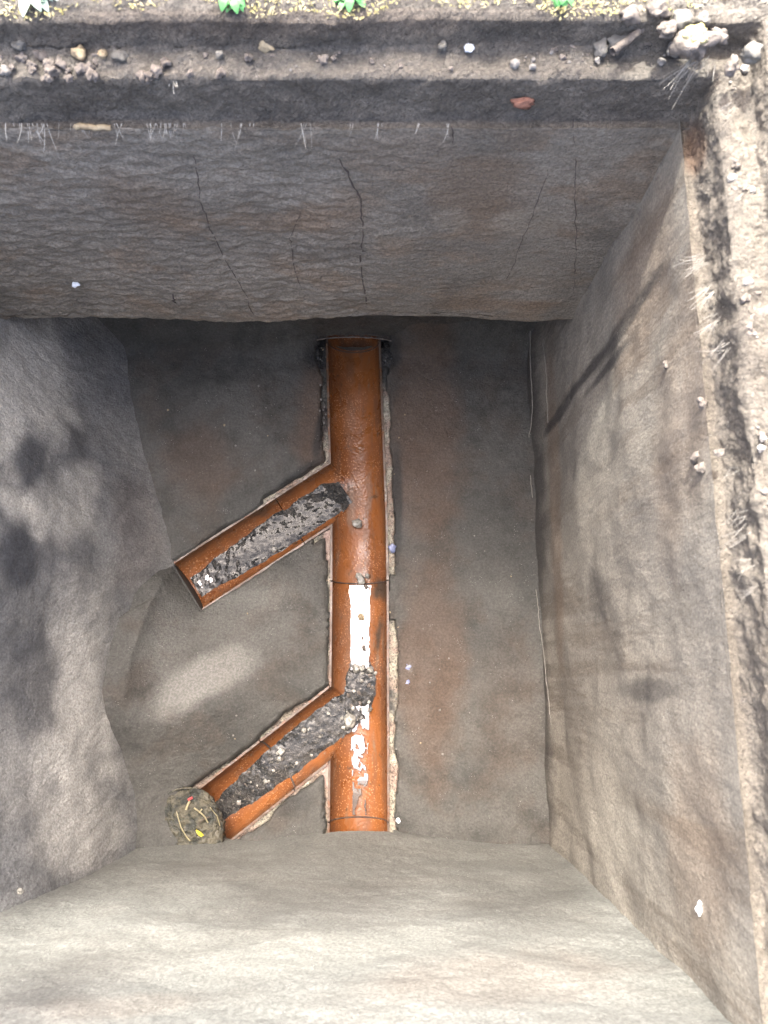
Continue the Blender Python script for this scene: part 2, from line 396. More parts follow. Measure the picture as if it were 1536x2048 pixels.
# upper far wall: front, rounded lip, underside
ulen = ZT - ZO
prof = [(YF, ZT + .004)]
for k in range(1, 170): prof.append((YF, ZT - (ulen - .008) * k / 170))
for k in range(0, 6): a = R(90 * k / 5); prof.append((YF + .008 * (1 - math.cos(a)), ZO + .008 * (1 - math.sin(a))))
for k in range(1, 40): prof.append((YF + .008 + .15 * k / 40, ZO))
prof = np.array(prof)
def far_fn(U, W):
    i = W.astype(int); y = prof[i, 0]; z = prof[i, 1]
    z = z - (np.maximum(0, 170 - i) == 0) * 0 + np.where(i > 165, .006 * np.sin(U * 9 + 1) - .012 * (U - 0) * .3, 0)
    n = np.where((i < 172)[:, None], np.array([[0, -1, 0]]), np.array([[0, 0, -1]])).astype(float)
    return np.stack([U, y, z], 1), n
wallgrid('far_wall', np.arange(-.80, .325, .0035), np.arange(len(prof)), far_fn, m_far,
         'brown-grey rippled cement wall face above the dark overhang at the far side', 'wall', 11, .012, .0048, (1, 1, 1.9),
         {'brown': [(960, 380, 120, 90, 0, .5), (300, 410, 130, 60, 20, .35), (650, 440, 100, 40, 0, .35), (800, 300, 200, 50, 0, .25), (1000, 610, 180, 14, 0, .5)],
          'pale': [(1060, 445, 90, 34, -5, .55), (900, 440, 40, 30, 0, .4), (120, 255, 200, 14, 0, .55), (700, 262, 300, 9, 0, .3)],  # soft light patches and a lit top edge painted into the colour
          'dark': []})

zs = np.arange(-.045, ZT + .006, .0038)
def right_fn(U, W):
    x = XR0 + (XR1 - XR0) * np.clip(W / ZT, 0, 1)
    x = x - .006 * np.exp(-((W - .03) / .05) ** 2)
    # the far corner is dragged in a rounded fillet below the overhang
    return np.stack([x, U, W], 1), np.tile([[-1., 0, 0]], (len(U), 1))
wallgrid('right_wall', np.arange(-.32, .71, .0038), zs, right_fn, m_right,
         'beige smooth rendered wall with vertical streaks on the right', 'wall', 21, .012, .0016, (1, 1, .4),
         {'brown': [(1390, 300, 22, 90, 5, .8), (1290, 560, 60, 220, 10, .45), (1400, 700, 50, 400, 3, .35), (1110, 1000, 14, 400, -2, .45), (1340, 900, 40, 300, 0, .3), (1400, 1700, 80, 280, -5, .35)],
          'pale': [(1190, 900, 55, 300, 0, .4), (1220, 1560, 60, 240, -5, .45)],
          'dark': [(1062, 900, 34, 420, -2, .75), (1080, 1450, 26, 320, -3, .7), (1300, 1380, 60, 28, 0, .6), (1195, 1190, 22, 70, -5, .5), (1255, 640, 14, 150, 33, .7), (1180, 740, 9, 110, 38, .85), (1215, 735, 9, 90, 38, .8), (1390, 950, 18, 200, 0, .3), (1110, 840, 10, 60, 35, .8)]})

def left_fn(U, W):
    x = left_x(U, W); dx = (left_x(U, W + .01) - left_x(U, W - .01)) / .02
    n = np.stack([np.ones_like(x), 0 * x, -dx], 1); n /= np.linalg.norm(n, axis=1)[:, None]
    return np.stack([x, U, W], 1), n
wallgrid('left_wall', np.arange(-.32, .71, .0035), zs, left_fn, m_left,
         'lumpy blue-grey rendered wall with pale crust and painted sunlit patches on the left', 'wall', 31, .015, .0024, (1, 1, .5),
         {'pale': [(50, 780, 120, 170, 0, 1.), (140, 1000, 60, 90, 20, .6), (60, 1030, 90, 40, 35, .85), (60, 960, 60, 40, 0, .3), (150, 1400, 120, 260, 5, .75), (150, 1650, 110, 120, 0, .6), (30, 1560, 80, 110, 0, .4), (120, 1500, 50, 160, 0, .3)],  # some pale crust, the other patches are sunlight painted into the colour
          'dark': [(60, 920, 38, 75, 0, .85), (40, 1110, 48, 80, 10, .9), (70, 1360, 55, 130, 0, .75), (230, 1300, 30, 160, 8, .35), (170, 700, 60, 60, 0, .4)],  # leaf blotches and overhang shade painted dark into the wall colour
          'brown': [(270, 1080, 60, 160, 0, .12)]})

def near_fn(U, W):
    y = YN + .024 * np.exp(-((U + .05) / .17) ** 2) * np.exp(-np.maximum(W, 0) / .12) + .004 * np.exp(-((W - .02) / .04) ** 2)
    return np.stack([U, y, W], 1), np.tile([[0., 1., 0]], (len(U), 1))
def near_keep(P): return ~((P[:, 2] < .012) & (np.abs(P[:, 0] - main_x(P[:, 1])) < PR + .008))
wallgrid('near_wall', np.arange(-.66, .325, .0036), zs, near_fn, m_near,
         'pale smooth rendered wall rising towards the viewer at the bottom of the photo', 'wall', 41, .010, .0014, (.8, 1, 1),
         {'pale': [(500, 1900, 500, 60, -3, .35)], 'brown': [(1000, 1960, 300, 60, -3, .12), (250, 2010, 200, 30, -4, .1)]}, keepfn=near_keep)

# lower back wall with the arched pipe opening
ARC = .062
def back_fn(U, W): return np.stack([U, np.full_like(U, .672), W], 1), np.tile([[0., -1., 0]], (len(U), 1))
YBB = .672
def back_keep(P):
    q = np.hypot((P[:, 0] + .064) / .088, P[:, 2] / .033); return ~(q < 1)
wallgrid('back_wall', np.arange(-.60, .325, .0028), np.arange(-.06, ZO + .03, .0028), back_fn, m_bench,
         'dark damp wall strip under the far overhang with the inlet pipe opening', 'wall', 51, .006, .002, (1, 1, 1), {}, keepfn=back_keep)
# render arch thickness around the opening (return of the hole)
V = []; nA = 60
for i in range(nA + 1):
    a = math.pi * i / nA
    for k in range(8):
        t = k / 7; V.append((-.064 + .089 * math.cos(a) * (1 - .10 * t), YBB - .004 + .08 * t, .034 * math.sin(a) * (1 - .06 * t) + .001 * math.sin(i * 1.9)))
V = np.array(V); V = V + fbm(V, 60, 3, 9)[:, None] * .003
Fa = grid_faces(nA + 1, 8)
z0 = np.zeros(len(V))
o = mesh_np('pipe_opening_edge', V, Fa, m_rim, parent=bpy.data.objects['back_wall'], attrs={'pale': z0, 'brown': z0 + .2, 'dark': z0 + .25})

mbr = MB(); mbr.tube([(-.064 + .089 * math.cos(math.pi * i / 40), YBB - .008, .035 * math.sin(math.pi * i / 40) + .0012 * math.sin(i * 2.3)) for i in range(41)], [.0016 + .0006 * math.sin(i * 1.3) for i in range(41)], 6)
mbr.build('arch_lip', m_clod, parent=bpy.data.objects['back_wall'])
# ------------------------------------------------------------------ rim: stepped seat around the opening
OX0, OX1, OY0, OY1 = -.70, XR1, YN, YF
prof = [(0, 0), (.012, .0), (.015, .010), (.016, .052), (.020, .0545), (.044, .056), (.048, .060), (.052, .084), (.058, .0875), (.085, .090), (.12, .091)]
def resample(pr, h):
    out = [pr[0]]
    for a, b in zip(pr[:-1], pr[1:]):
        n = max(1, int(math.hypot(b[0] - a[0], b[1] - a[1]) / h))
        out += [(a[0] + (b[0] - a[0]) * k / n, a[1] + (b[1] - a[1]) * k / n) for k in range(1, n + 1)]
    return out
pr = np.array(resample(prof, .0028)); np_ = len(pr)
cor = [(OX0, OY0), (OX1, OY0), (OX1, OY1), (OX0, OY1)]; sg = [(-1, -1), (1, -1), (1, 1), (-1, 1)]
per = []; 
for k in range(4):
    a, b = np.array(cor[k]), np.array(cor[(k + 1) % 4]); sa, sb = np.array(sg[k]), np.array(sg[(k + 1) % 4]); n = int(np.linalg.norm(b - a) / .0032)
    for i in range(n): t = i / n; per.append((*(a + (b - a) * t), *(sa + (sb - sa) * t)))
per.append((*cor[0], *sg[0])); per = np.array(per); nper = len(per)
I, J = [a.ravel() for a in np.meshgrid(np.arange(nper), np.arange(np_), indexing='ij')]
V = np.stack([per[I, 0] + per[I, 2] * pr[J, 0], per[I, 1] + per[I, 3] * pr[J, 0], ZT + pr[J, 1]], 1)
rightside = (V[:, 0] > OX1 - .002) & (V[:, 1] < OY1)
# inward direction
dirn = -np.stack([per[I, 2], per[I, 3], 0 * per[I, 2]], 1); dirn /= np.linalg.norm(dirn, axis=1)[:, None]
fade = sstep(0, .006, pr[J, 0] + pr[J, 1])
amp = np.where(V[:, 0] > OX1, 1.15, .8)
horiz = ((pr[J, 1] > .05) & (pr[J, 1] < .058)) | (pr[J, 1] > .088)
d = fbm(V, 9, 3, 61) * .008 + fbm(V, 38, 4, 62) * .0075 * amp + np.abs(fbm(V, 110, 3, 63)) * .005 * amp
V = V + dirn * (d * fade * .9)[:, None] * np.where(horiz, .25, 1)[:, None]
V[:, 2] += d * fade * np.where(horiz, 1.0, .25)
# crumbled left end and the broken right corner
bl = sstep(-.25, -.45, V[:, 0]) * (V[:, 1] > .3)
V[:, 2] += bl * np.where(pr[J, 1] > .03, fbm(V, 45, 4, 66) * .012, 0)
flat = horiz
at = {'dark': np.where((pr[J, 1] > .060) & (pr[J, 1] < .082) & (V[:, 1] > OY1), .15, 0),
      'pale': np.where(horiz, np.where(V[:, 0] > OX1 + .01, .25, .6), 0) + np.where(pr[J, 1] > .085, .4, 0), 'brown': blobs(V, [(1390, 300, 30, 60, 0, .6), (550, 40, 500, 40, 0, .15)], 65)}  # light on ledge tops and shade on the step face put into the colour
Fq = grid_faces(nper, np_)[:, ::-1]
o = mesh_np('chamber_rim', V, Fq, m_rim, attrs=at)
tag(o, 'stepped gravelly concrete rim around the top of the chamber opening', 'rim')

# ground sheet with the opening left out
zg = ZT + .0905; g0 = [(OX0 - .115, OY0 - .115), (OX1 + .115, OY1 + .115)]
gx = sorted(set([-60, -8, -2] + list(np.linspace(g0[0][0], g0[1][0], 90)) + [2, 8, 60])); gy = sorted(set([-60, -8, -2] + list(np.linspace(g0[0][1], g0[1][1], 60)) + list(np.linspace(.70, 1.2, 60)) + [2, 8, 60]))
Xg, Yg = [a.ravel() for a in np.meshgrid(gx, gy, indexing='ij')]; P = np.stack([Xg, Yg, Xg * 0], 1)
Zg = zg + np.where((np.abs(Xg) < 1.9) & (Yg < 1.5) & (Yg > -1.5), fbm(P, 12, 3, 70) * .006, 0) + .012 * sstep(.69, .9, Yg) * (Yg < 3)
ingr = (Xg > g0[0][0] + 1e-6) & (Xg < g0[1][0] - 1e-6) & (Yg > g0[0][1] + 1e-6) & (Yg < g0[1][1] - 1e-6)
border = (Xg >= g0[0][0] - 1e-6) & (Xg <= g0[1][0] + 1e-6) & (Yg >= g0[0][1] - 1e-6) & (Yg <= g0[1][1] + 1e-6)
V = np.stack([Xg, Yg, Zg], 1); V[border, 2] = zg - .003
Fq = grid_faces(len(gx), len(gy)); fc = V[Fq].mean(1)
ins = (fc[:, 0] > g0[0][0]) & (fc[:, 0] < g0[1][0]) & (fc[:, 1] > g0[0][1]) & (fc[:, 1] < g0[1][1])
Fq = Fq[~ins]
def ground_mat():
    M = NM('mossy_ground')
    c = M.mix(M.rmp(M.noise(18, 5, .65), .42, .6), (.55, .46, .26), (.58, .55, .48)); c = M.mix(M.rmp(M.noise(45, 4, .7), .5, .62), c, (.52, .36, .17)); c = M.mix(M.rmp(M.noise(30, 3), .56, .66), c, (.20, .26, .10))
    return M.fin(c, .95, M.bump(M.noise(120, 5, .7), .01, 1.))
m_ground = ground_mat()
o = mesh_np('ground', V, Fq, m_ground); tag(o, kind='structure')

# moss turf along the far edge: ground cover (uncountable tufts)
mb = MB()
for i in range(9000):
    x = rng.uniform(-.75, .36); y = rng.uniform(.606, .69); z = zg - .002 + rng.uniform(-.001, .004) 
    if y < .616 + .008 * math.sin(x * 23) + .006 * math.sin(x * 61): continue
    if -.62 < x < -.45 and y < .65: continue
    s = rng.uniform(.0008, .0024); a = rng.uniform(0, 6.28); tl = rng.uniform(-.6, .6)
    c, s_ = math.cos(a) * s, math.sin(a) * s
    mb.add([(x - c, y - s_, z), (x + s_ * .6, y - c * .6, z + s * .7), (x + c, y + s_, z + s * (1 + tl)), (x - s_ * .6, y + c * .6, z + s * .5)], [(0, 1, 2, 3)])
o = mb.build('moss', m_moss); tag(o, 'yellow-green moss growing over the far edge of the chamber', 'moss', kind='stuff')

# ------------------------------------------------------------------ drain channels
def evaluate_bool(base, cutters):
    for c, op in cutters:
        md = base.modifiers.new('b', 'BOOLEAN'); md.object = c; md.operation = op; md.solver = 'EXACT'
    dg = bpy.context.evaluated_depsgraph_get(); m = bpy.data.meshes.new_from_object(base.evaluated_get(dg))
    old = base.data; base.modifiers.clear(); base.data = m
    for c, op in cutters: me = c.data; bpy.data.objects.remove(c); bpy.data.meshes.remove(me)
    return base
def cyl(a, b, r, half=False, n=96, z=0., nl=1, flare=0):
    a = np.array(a); b = np.array(b); d = (b - a); L = np.linalg.norm(d); d = d / L; nrm = np.array([-d[1], d[0]])
    bm = bmesh.new(); rings = []
    for t in (0, 1):
        p = a + d * L * t; ring = []
        rng_ = range(n // 2 + 1) if half else range(n)
        for k in rng_:
            th = math.pi + 2 * math.pi * k / n
            q = p + nrm * math.cos(th) * r; zz = z + math.sin(th) * r
            ring.append(bm.verts.new((q[0], q[1], zz)))
        rings.append(ring)
    m = len(rings[0])
    for k in range(m if not half else m - 1): bm.faces.new((rings[0][k], rings[0][(k + 1) % m], rings[1][(k + 1) % m], rings[1][k]))
    if half: bm.faces.new((rings[0][m - 1], rings[0][0], rings[1][0], rings[1][m - 1]))
    bm.faces.new(rings[0][::-1]); bm.faces.new(rings[1])
    bmesh.ops.recalc_face_normals(bm, faces=bm.faces)
    me = bpy.data.meshes.new('channel'); bm.to_mesh(me); bm.free()
    o = bpy.data.objects.new('channel', me); COL.objects.link(o); return o
T = .0042
def sweep(pts, r, half=False, n=96, z=0.):
    P_ = [np.array(p, dtype=float) for p in pts]; bm = bmesh.new(); rings = []
    for i, p in enumerate(P_):
        d = P_[min(i + 1, len(P_) - 1)] - P_[max(i - 1, 0)]; d /= np.linalg.norm(d); nrm = np.array([-d[1], d[0]]); ring = []
        for k in (range(n // 2 + 1) if half else range(n)):
            th = math.pi + 2 * math.pi * k / n; q = p + nrm * math.cos(th) * r; ring.append(bm.verts.new((q[0], q[1], z + math.sin(th) * r)))
        rings.append(ring)
    m = len(rings[0])
    for a, b in zip(rings[:-1], rings[1:]):
        for k in range(m if not half else m - 1): bm.faces.new((a[k], a[(k + 1) % m], b[(k + 1) % m], b[k]))
        if half: bm.faces.new((a[m - 1], a[0], b[0], b[m - 1]))
    bm.faces.new(rings[0][::-1]); bm.faces.new(rings[-1])
    bmesh.ops.recalc_face_normals(bm, faces=bm.faces)
    me = bpy.data.meshes.new('channel'); bm.to_mesh(me); bm.free()
    o = bpy.data.objects.new('channel', me); COL.objects.link(o); return o
def stretch(pts, e0, e1):
    P_ = [np.array(p, dtype=float) for p in pts]; d0 = P_[1] - P_[0]; d0 /= np.linalg.norm(d0); d1_ = P_[-1] - P_[-2]; d1_ /= np.linalg.norm(d1_)
    return [P_[0] - d0 * e0] + P_[1:-1] + [P_[-1] + d1_ * e1]
PD = [(762, 1180, 24, 24, 0, .9), (758, 1265, 7, 46, 6, .85), (700, 1000, 26, 34, 40, .35), (660, 1010, 34, 26, -30, .75), (715, 690, 40, 10, 0, .5), (520, 1022, 18, 14, 0, .7), (668, 1560, 14, 60, 0, .3), (768, 1440, 8, 200, 0, .35), (380, 1600, 50, 22, -38, .4), (700, 720, 12, 60, 0, .35)]
PP = [(702, 1010, 9, 60, 0, .5), (738, 980, 8, 50, 0, .35), (700, 850, 14, 60, 0, .2), (706, 1320, 30, 200, 0, .25), (430, 1160, 50, 16, -32, .3)]
def finish(o, parent, name, cutlen=.006):
    o.name = name; o.parent = parent; o.data.name = name
    bm = bmesh.new(); bm.from_mesh(o.data)
    bmesh.ops.triangulate(bm, faces=[f for f in bm.faces if len(f.verts) > 4])
    # slice lengthways so stain attributes have vertices to live on
    ys_ = [v.co.y for v in bm.verts]; 
    for yy in np.arange(min(ys_), max(ys_), .008):
        g = bm.verts[:] + bm.edges[:] + bm.faces[:]
        bmesh.ops.bisect_plane(bm, geom=g, plane_co=(0, yy, 0), plane_no=(0, 1, 0))
    bm.to_mesh(o.data); bm.free(); me = o.data; me.materials.clear(); me.materials.append(m_pipe)
    co = np.empty(len(me.vertices) * 3, dtype=np.float32); me.vertices.foreach_get('co', co); co = co.reshape(-1, 3).astype(float)
    for k, l in (('dark', PD), ('pale', PP)):
        a = me.attributes.new(k, 'FLOAT', 'POINT'); a.data.foreach_set('value', blobs(co, l, 77, .5, 60).astype(np.float32))
    for p in me.polygons: p.use_smooth = True
    me.set_sharp_from_angle(angle=R(38))
    return o
def yat(py): return float(P2(717, py)[1])
def mpt(y): return (float(main_x(y)), y)
def run(a, b, dz=0.):      # half-round channel of one straight run, as outer solid / inner cutter
    return a, b
def shell(runs, name, label, loc, extra=None):
    t = empty(name, loc); tag(t, label, 'drain channel', 'orange half-round drain channels on the chamber floor')
    return t
# upper junction: main run from the inlet to the joint, with its branch
ya, yb = .668, yat(1160)
def bend_main(y0, y1):
    pts = [mpt(y0)] + [tuple(p) for p in MAIN if y1 < p[1] < y0] + [mpt(y1)]
    return pts
def make_channel(name, runs, branch, label, brext=.0, z=0.):
    t = empty(name, (runs[0][0], runs[0][1], 0)); tag(t, label, 'drain channel', 'orange half-round drain channels on the chamber floor')
    base = sweep(runs, PR + T, True, z=z); cut = [(sweep(stretch(runs, .03, .03), PR, False, z=z), 'DIFFERENCE')]
    if branch is not None:
        a, b = branch; d = (b - a) / np.linalg.norm(b - a)
        cut.append((cyl(a, b + d * .05, PR * .998, False, z=z + .0003), 'DIFFERENCE'))
    o = evaluate_bool(base, cut); finish(o, None, 'main_channel')
    parts = [o]
    if branch is not None:
        br = cyl(a, b, PR + T * .98, True, z=z)
        cut = [(cyl(a - d * .01, b + d * .03, PR * .998, False, z=z + .0003), 'DIFFERENCE')]
        cut.append((sweep(runs, PR + T * .6, False, z=z), 'DIFFERENCE'))
        br = evaluate_bool(br, cut); finish(br, None, 'branch_channel'); parts.append(br)
    for p in parts:
        p.data.transform(Matrix.Translation(-t.location)); p.parent = t
    return t
du1 = (E1 - J1) / np.linalg.norm(E1 - J1); du2 = (E2 - J2) / np.linalg.norm(E2 - J2)
K1 = P2(580, 1040); k1 = J1 + du1 * ((K1 - J1) @ du1)
K2 = P2(555, 1530); k2 = J2 + du2 * ((K2 - J2) @ du2)
make_channel('junction_channel', bend_main(ya, yb), (J1, k1), 'upper orange channel junction, speckled and nearly dry, with its arm towards the left')
make_channel('junction_channel', bend_main(yb - .0022, yat(1643)), (J2, k2), 'lower orange channel junction holding white shining water and silt', z=-.0012)
make_channel('channel_pipe', [tuple(k1 + du1 * .0018), tuple(E1)], None, 'orange half pipe lying open against the left wall, extending the upper arm', z=-.001)
make_channel('channel_pipe', [tuple(k2 + du2 * .0022), tuple(E2)], None, 'orange half pipe leading from the lower arm to the wad of wet litter', z=.0)
def pipe_full(name, a, b, label):
    t = empty(name, (a[0], a[1], 0)); tag(t, label, 'drain pipe')
    o = cyl(a, b, PR + T, False, z=-.0005); d = (np.array(b) - np.array(a)); d /= np.linalg.norm(d)
    o = evaluate_bool(o, [(cyl(np.array(a) - d * .05, np.array(b) + d * .05, PR - .001, False, z=-.0005), 'DIFFERENCE')]); finish(o, None, 'pipe_barrel')
    o.data.transform(Matrix.Translation(-t.location)); o.parent = t
make_channel('inlet_channel', [mpt(.97), mpt(.6692)], None, 'orange inlet channel emerging from the dark arch under the overhang')
make_channel('outlet_channel', [mpt(yat(1646)), mpt(-.44)], None, 'orange outlet pipe leaving under the near wall below the joint line')
# black rubber joint rings seen as dark lines between fittings
def arc_ring(c, d, name, label, r=PR + .0002, th=.0010):
    d = np.array(d) / np.linalg.norm(d); n = np.array([-d[1], d[0]]); pts = []
    for k in range(41):
        a = math.pi + math.pi * k / 40; pts.append((c[0] + n[0] * math.cos(a) * r, c[1] + n[1] * math.cos(a) * r, math.sin(a) * r + (.001)))
    mb = MB(); mb.tube(pts, th, 6); o = mb.build(name, m_crack, loc=pts[20]); tag(o, label, 'joint seal')
arc_ring(mpt(yb - .001), (0, 1), 'joint_seal', 'dark joint line across the main channel at the top of the white water')
arc_ring(mpt(yat(1644)), (0, 1), 'joint_seal', 'dark joint line across the main channel beside the near wall')
arc_ring(k2, du2, 'joint_seal', 'dark joint line across the lower left arm', PR - .0002, .0018)
arc_ring(mpt(.6685), (0, 1), 'joint_seal', 'dark joint line below the inlet pipe mouth')

# ------------------------------------------------------------------ silt and water lying in the channels
def strip(name, path, zfn, hw, mat, step=.0016):
    path = [np.array(p, dtype=float) for p in path]; L = [0]
    for a, b in zip(path[:-1], path[1:]): L.append(L[-1] + np.linalg.norm(b - a))
    s = np.arange(0, L[-1], step); wv = np.arange(-hw, hw + 1e-6, step)
    cx = np.interp(s, L, [p[0] for p in path]); cy = np.interp(s, L, [p[1] for p in path])
    tx = np.gradient(cx); ty = np.gradient(cy); l = np.hypot(tx, ty); tx /= l; ty /= l
    S, W = np.meshgrid(np.arange(len(s)), wv, indexing='ij'); S = S.ravel(); W = W.ravel()
    Xx = cx[S] - ty[S] * W; Yy = cy[S] + tx[S] * W; Pp = np.stack([Xx, Yy, Xx * 0], 1)
    Zz, kp = zfn(Pp, s[S], W, L[-1]); Pp[:, 2] = Zz
    Fq = grid_faces(len(s), len(wv), kp); Pp, Fq, _ = compact(Pp, Fq)
    z0 = np.zeros(len(Pp))
    return mesh_np(name, Pp, Fq, mat, attrs={'dark': z0, 'pale': z0})
def chan_floor(W): return -np.sqrt(np.maximum(PR ** 2 - W ** 2, 0))
def silt_fn(zl, seed, taper0=.03, taper1=.06, skew=0., rough=.0035, e0=.010, e1=.012):
    def f(P, s, W, L):
        lvl = zl - .0015 * (np.abs(W) / .036) ** 3 + fbm(P, 34, 4, seed + 3) * .0045 * sstep(.012, .034, np.abs(W)) + fbm(P, 18, 3, seed) * .0014 + fbm(P, 90, 4, seed + 1) * rough + skew * W
        lvl -= e0 * sstep(taper0, 0, s) + e1 * sstep(L - taper1, L, s)
        return lvl, (lvl > chan_floor(W) - .004) & (np.abs(W) < PR * .98)
    return f
s0 = P2(690, 975); pr0 = J1 + du1 * ((s0 - J1) @ du1)
o = strip('silt', [pr0, E1 - du1 * .004], silt_fn(-.0375, 81, .03, .22, 0, .0008, .008, .0100), .045, m_silt)
tag(o, 'dark wet gritty silt lying along the upper left arm', 'silt', kind='stuff')
s0 = P2(700, 1425); pr0 = J2 + du2 * ((s0 - J2) @ du2)
o = strip('silt', [pr0 - du2 * .012, E2], silt_fn(-.0390, 84, .03, .17, 0, .0010, .006, .0090), .045, m_silt)
tag(o, 'glistening wet gravelly silt in the lower arm and main channel junction', 'silt', kind='stuff')
o = strip('silt', [P2(722, 1322), P2(721, 1450)], silt_fn(-.0425, 87, .03, .06, 0, .0022, .006, .0095), .045, m_silt)
tag(o, 'thin wet gravelly silt patch below the white water in the main channel', 'silt', kind='stuff')
def water_fn(seed, isl, w0=.0215, w1=.0175, taper=.0):
    def f(P, s, W, L):
        lvl = np.full(len(s), -.0468)
        wd = w0 + (w1 - w0) * s / L + fbm(P, 24, 3, seed) * .0045 + fbm(P, 90, 2, seed + 1) * .0015
        n = fbm(np.stack([P[:, 0] * 1.3, P[:, 1] * .7, P[:, 2]], 1), 62, 4, seed + 2)
        return lvl, (np.abs(W) < wd) & (n < isl(s))
    return f
o = strip('water', [mpt(yat(1165)), mpt(yat(1345))], water_fn(91, lambda s: .50), .03, m_water, .0011); tag(o, kind='structure')
o = strip('water', [mpt(yat(1405)), mpt(yat(1640))], water_fn(95, lambda s: .12 - .20 * (s / .25), .018, .014), .03, m_water, .001); tag(o, kind='structure')

q1 = P2(455, 1128); q2 = P2(392, 1172)
o = strip('water', [J1 + du1 * ((q1 - J1) @ du1), J1 + du1 * ((q2 - J1) @ du1)], water_fn(99, lambda s: -.08, .015, .008), .03, m_water, .0012); tag(o, kind='structure')
# ------------------------------------------------------------------ stones, clods, scraps
def stone_mesh(seed, mat, sub=3, lump=.35, flat=.65):
    bm = bmesh.new(); bmesh.ops.create_icosphere(bm, subdivisions=sub, radius=1)
    co = np.array([v.co[:] for v in bm.verts]); d = 1 + fbm(co, 1.1, 3, seed) * lump * 1.7 + fbm(co, 2.6, 3, seed + 3) * lump * .7
    for v, k in zip(bm.verts, d): v.co *= k; v.co.z *= flat
    m = bpy.data.meshes.new('stone'); bm.to_mesh(m); bm.free(); m.materials.append(mat)
    for p in m.polygons: p.use_smooth = True
    return m
protos = {k: [stone_mesh(100 + i * 7 + j, m, 3, lp, fl) for j in range(5)] for i, (k, m, lp, fl) in enumerate([
    ('w', m_stone_w, .45, .7), ('g', m_stone_g, .4, .7), ('t', m_stone_t, .45, .7), ('k', m_stone_k, .35, .6), ('c', m_clod, .6, .8), ('b', m_blue, .6, .35), ('p', m_plast, .7, .35), ('r', m_brick, .5, .5)])}
def stone(loc, s, kind, label, cat='stone', name='stone', group=None, rot=None, asp=1.):
    o = bpy.data.objects.new(name, rng.choice(protos[kind])); COL.objects.link(o); o.location = loc
    o.scale = (s * asp, s, s); o.rotation_euler = rot or (rng.uniform(-.4, .4), rng.uniform(-.4, .4), rng.uniform(0, 6.28))
    tag(o, label, cat, group); return o
ZL = ZT + .057           # first ledge height
def led(px, py, z=ZL): return onz(px, py, z)
# far ledge, named ones
stone(led(44, 98) + Vector((0, 0, .006)), .0070, 'w', 'pale rounded pebble at the far left end of the ledge')
stone(led(163, 113) + Vector((0, 0, .004)), .0068, 't', 'yellowish angular stone on the far ledge, left of the oval white pebble')
stone(led(208, 116) + Vector((0, 0, .004)), .0045, 't', 'small curled tan stone between the yellow stone and the white pebble')
stone(led(244, 118) + Vector((0, 0, .004)), .0060, 'w', 'oval white pebble on the far ledge', asp=1.3)
stone(led(440, 116) + Vector((0, 0, .004)), .0042, 'w', 'small bluish white round pebble in the middle of the far ledge')
stone(ony(530, 83, OY1 + .052), .0085, 't', 'tan flat stone stuck in the upper step of the far ledge', asp=1.5)
stone(led(885, 98) + Vector((0, 0, .004)), .0050, 'w', 'upright off-white pebble left of the tiny blue-white chip')
stone(led(938, 100) + Vector((0, 0, .003)), .0045, 'p', 'tiny blue-white chip on the far ledge', 'chip', 'chip')
stone(led(1198, 96) + Vector((0, 0, .002)), .0070, 'w', 'whitish stone left of the thick root stub', asp=1.4)
stone(led(1235, 92) + Vector((0, 0, .006)), .0085, 'w', 'knobbly whitish stone at the lower end of the root stub', asp=1.4)
stone(onz(1362, 45, zg) + Vector((0, 0, .001)), .0095, 'w', 'large whitish stone behind the yellow lichen lump')
stone(onz(1405, 40, zg) + Vector((0, 0, .001)), .0065, 'w', 'smaller whitish stone right beside the large one at the corner')
stone(onz(1500, 108, zg) + Vector((0, 0, .002)), .0095, 'w', 'round bright white stone alone on the right rim')
stone(onz(1392, 82, zg) + Vector((0, 0, -.002)), .0150, 'c', 'mortar lump with yellow lichen at the rim corner', 'lump', 'mortar_lump')
lich = stone(onz(1388, 80, zg) + Vector((0, 0, .004)), .0115, 't', 'patch of yellow lichen on the corner lump', 'lichen', 'lichen'); lich.data = stone_mesh(333, m_moss, 4, .22, .6)
stone(ony(1045, 206, OY1 + .012), (.0055), 'r', 'red brick fragment set in the dark upper step', 'brick piece', 'brick_piece', asp=2.0, rot=(1.5, 0, 0))
for px, py, z, sz, k, lb in [(1290, 75, ZL + .004, .007, 'c', 'dark earthen lump between the root stub and the corner mortar'), (1335, 60, zg, .0075, 'c', 'grey rubble lump left of the large whitish stone'), (1262, 30, zg, .007, 'c', 'brown earth lump above the end of the root stub'), (1345, 100, ZL + .004, .007, 'g', 'small grey lump under the lichen lump'), (1440, 70, zg, .006, 'c', 'grey gravel lump between the lichen lump and the round bright stone'), (1465, 130, zg - .004, .006, 'c', 'brown lump below and left of the round bright stone'), (1320, 20, zg, .008, 'c', 'rubble lump at the top behind the root stub')]:
    stone(onz(px, py, z), sz, k, lb, 'lump', 'rubble_lump', asp=1.25)
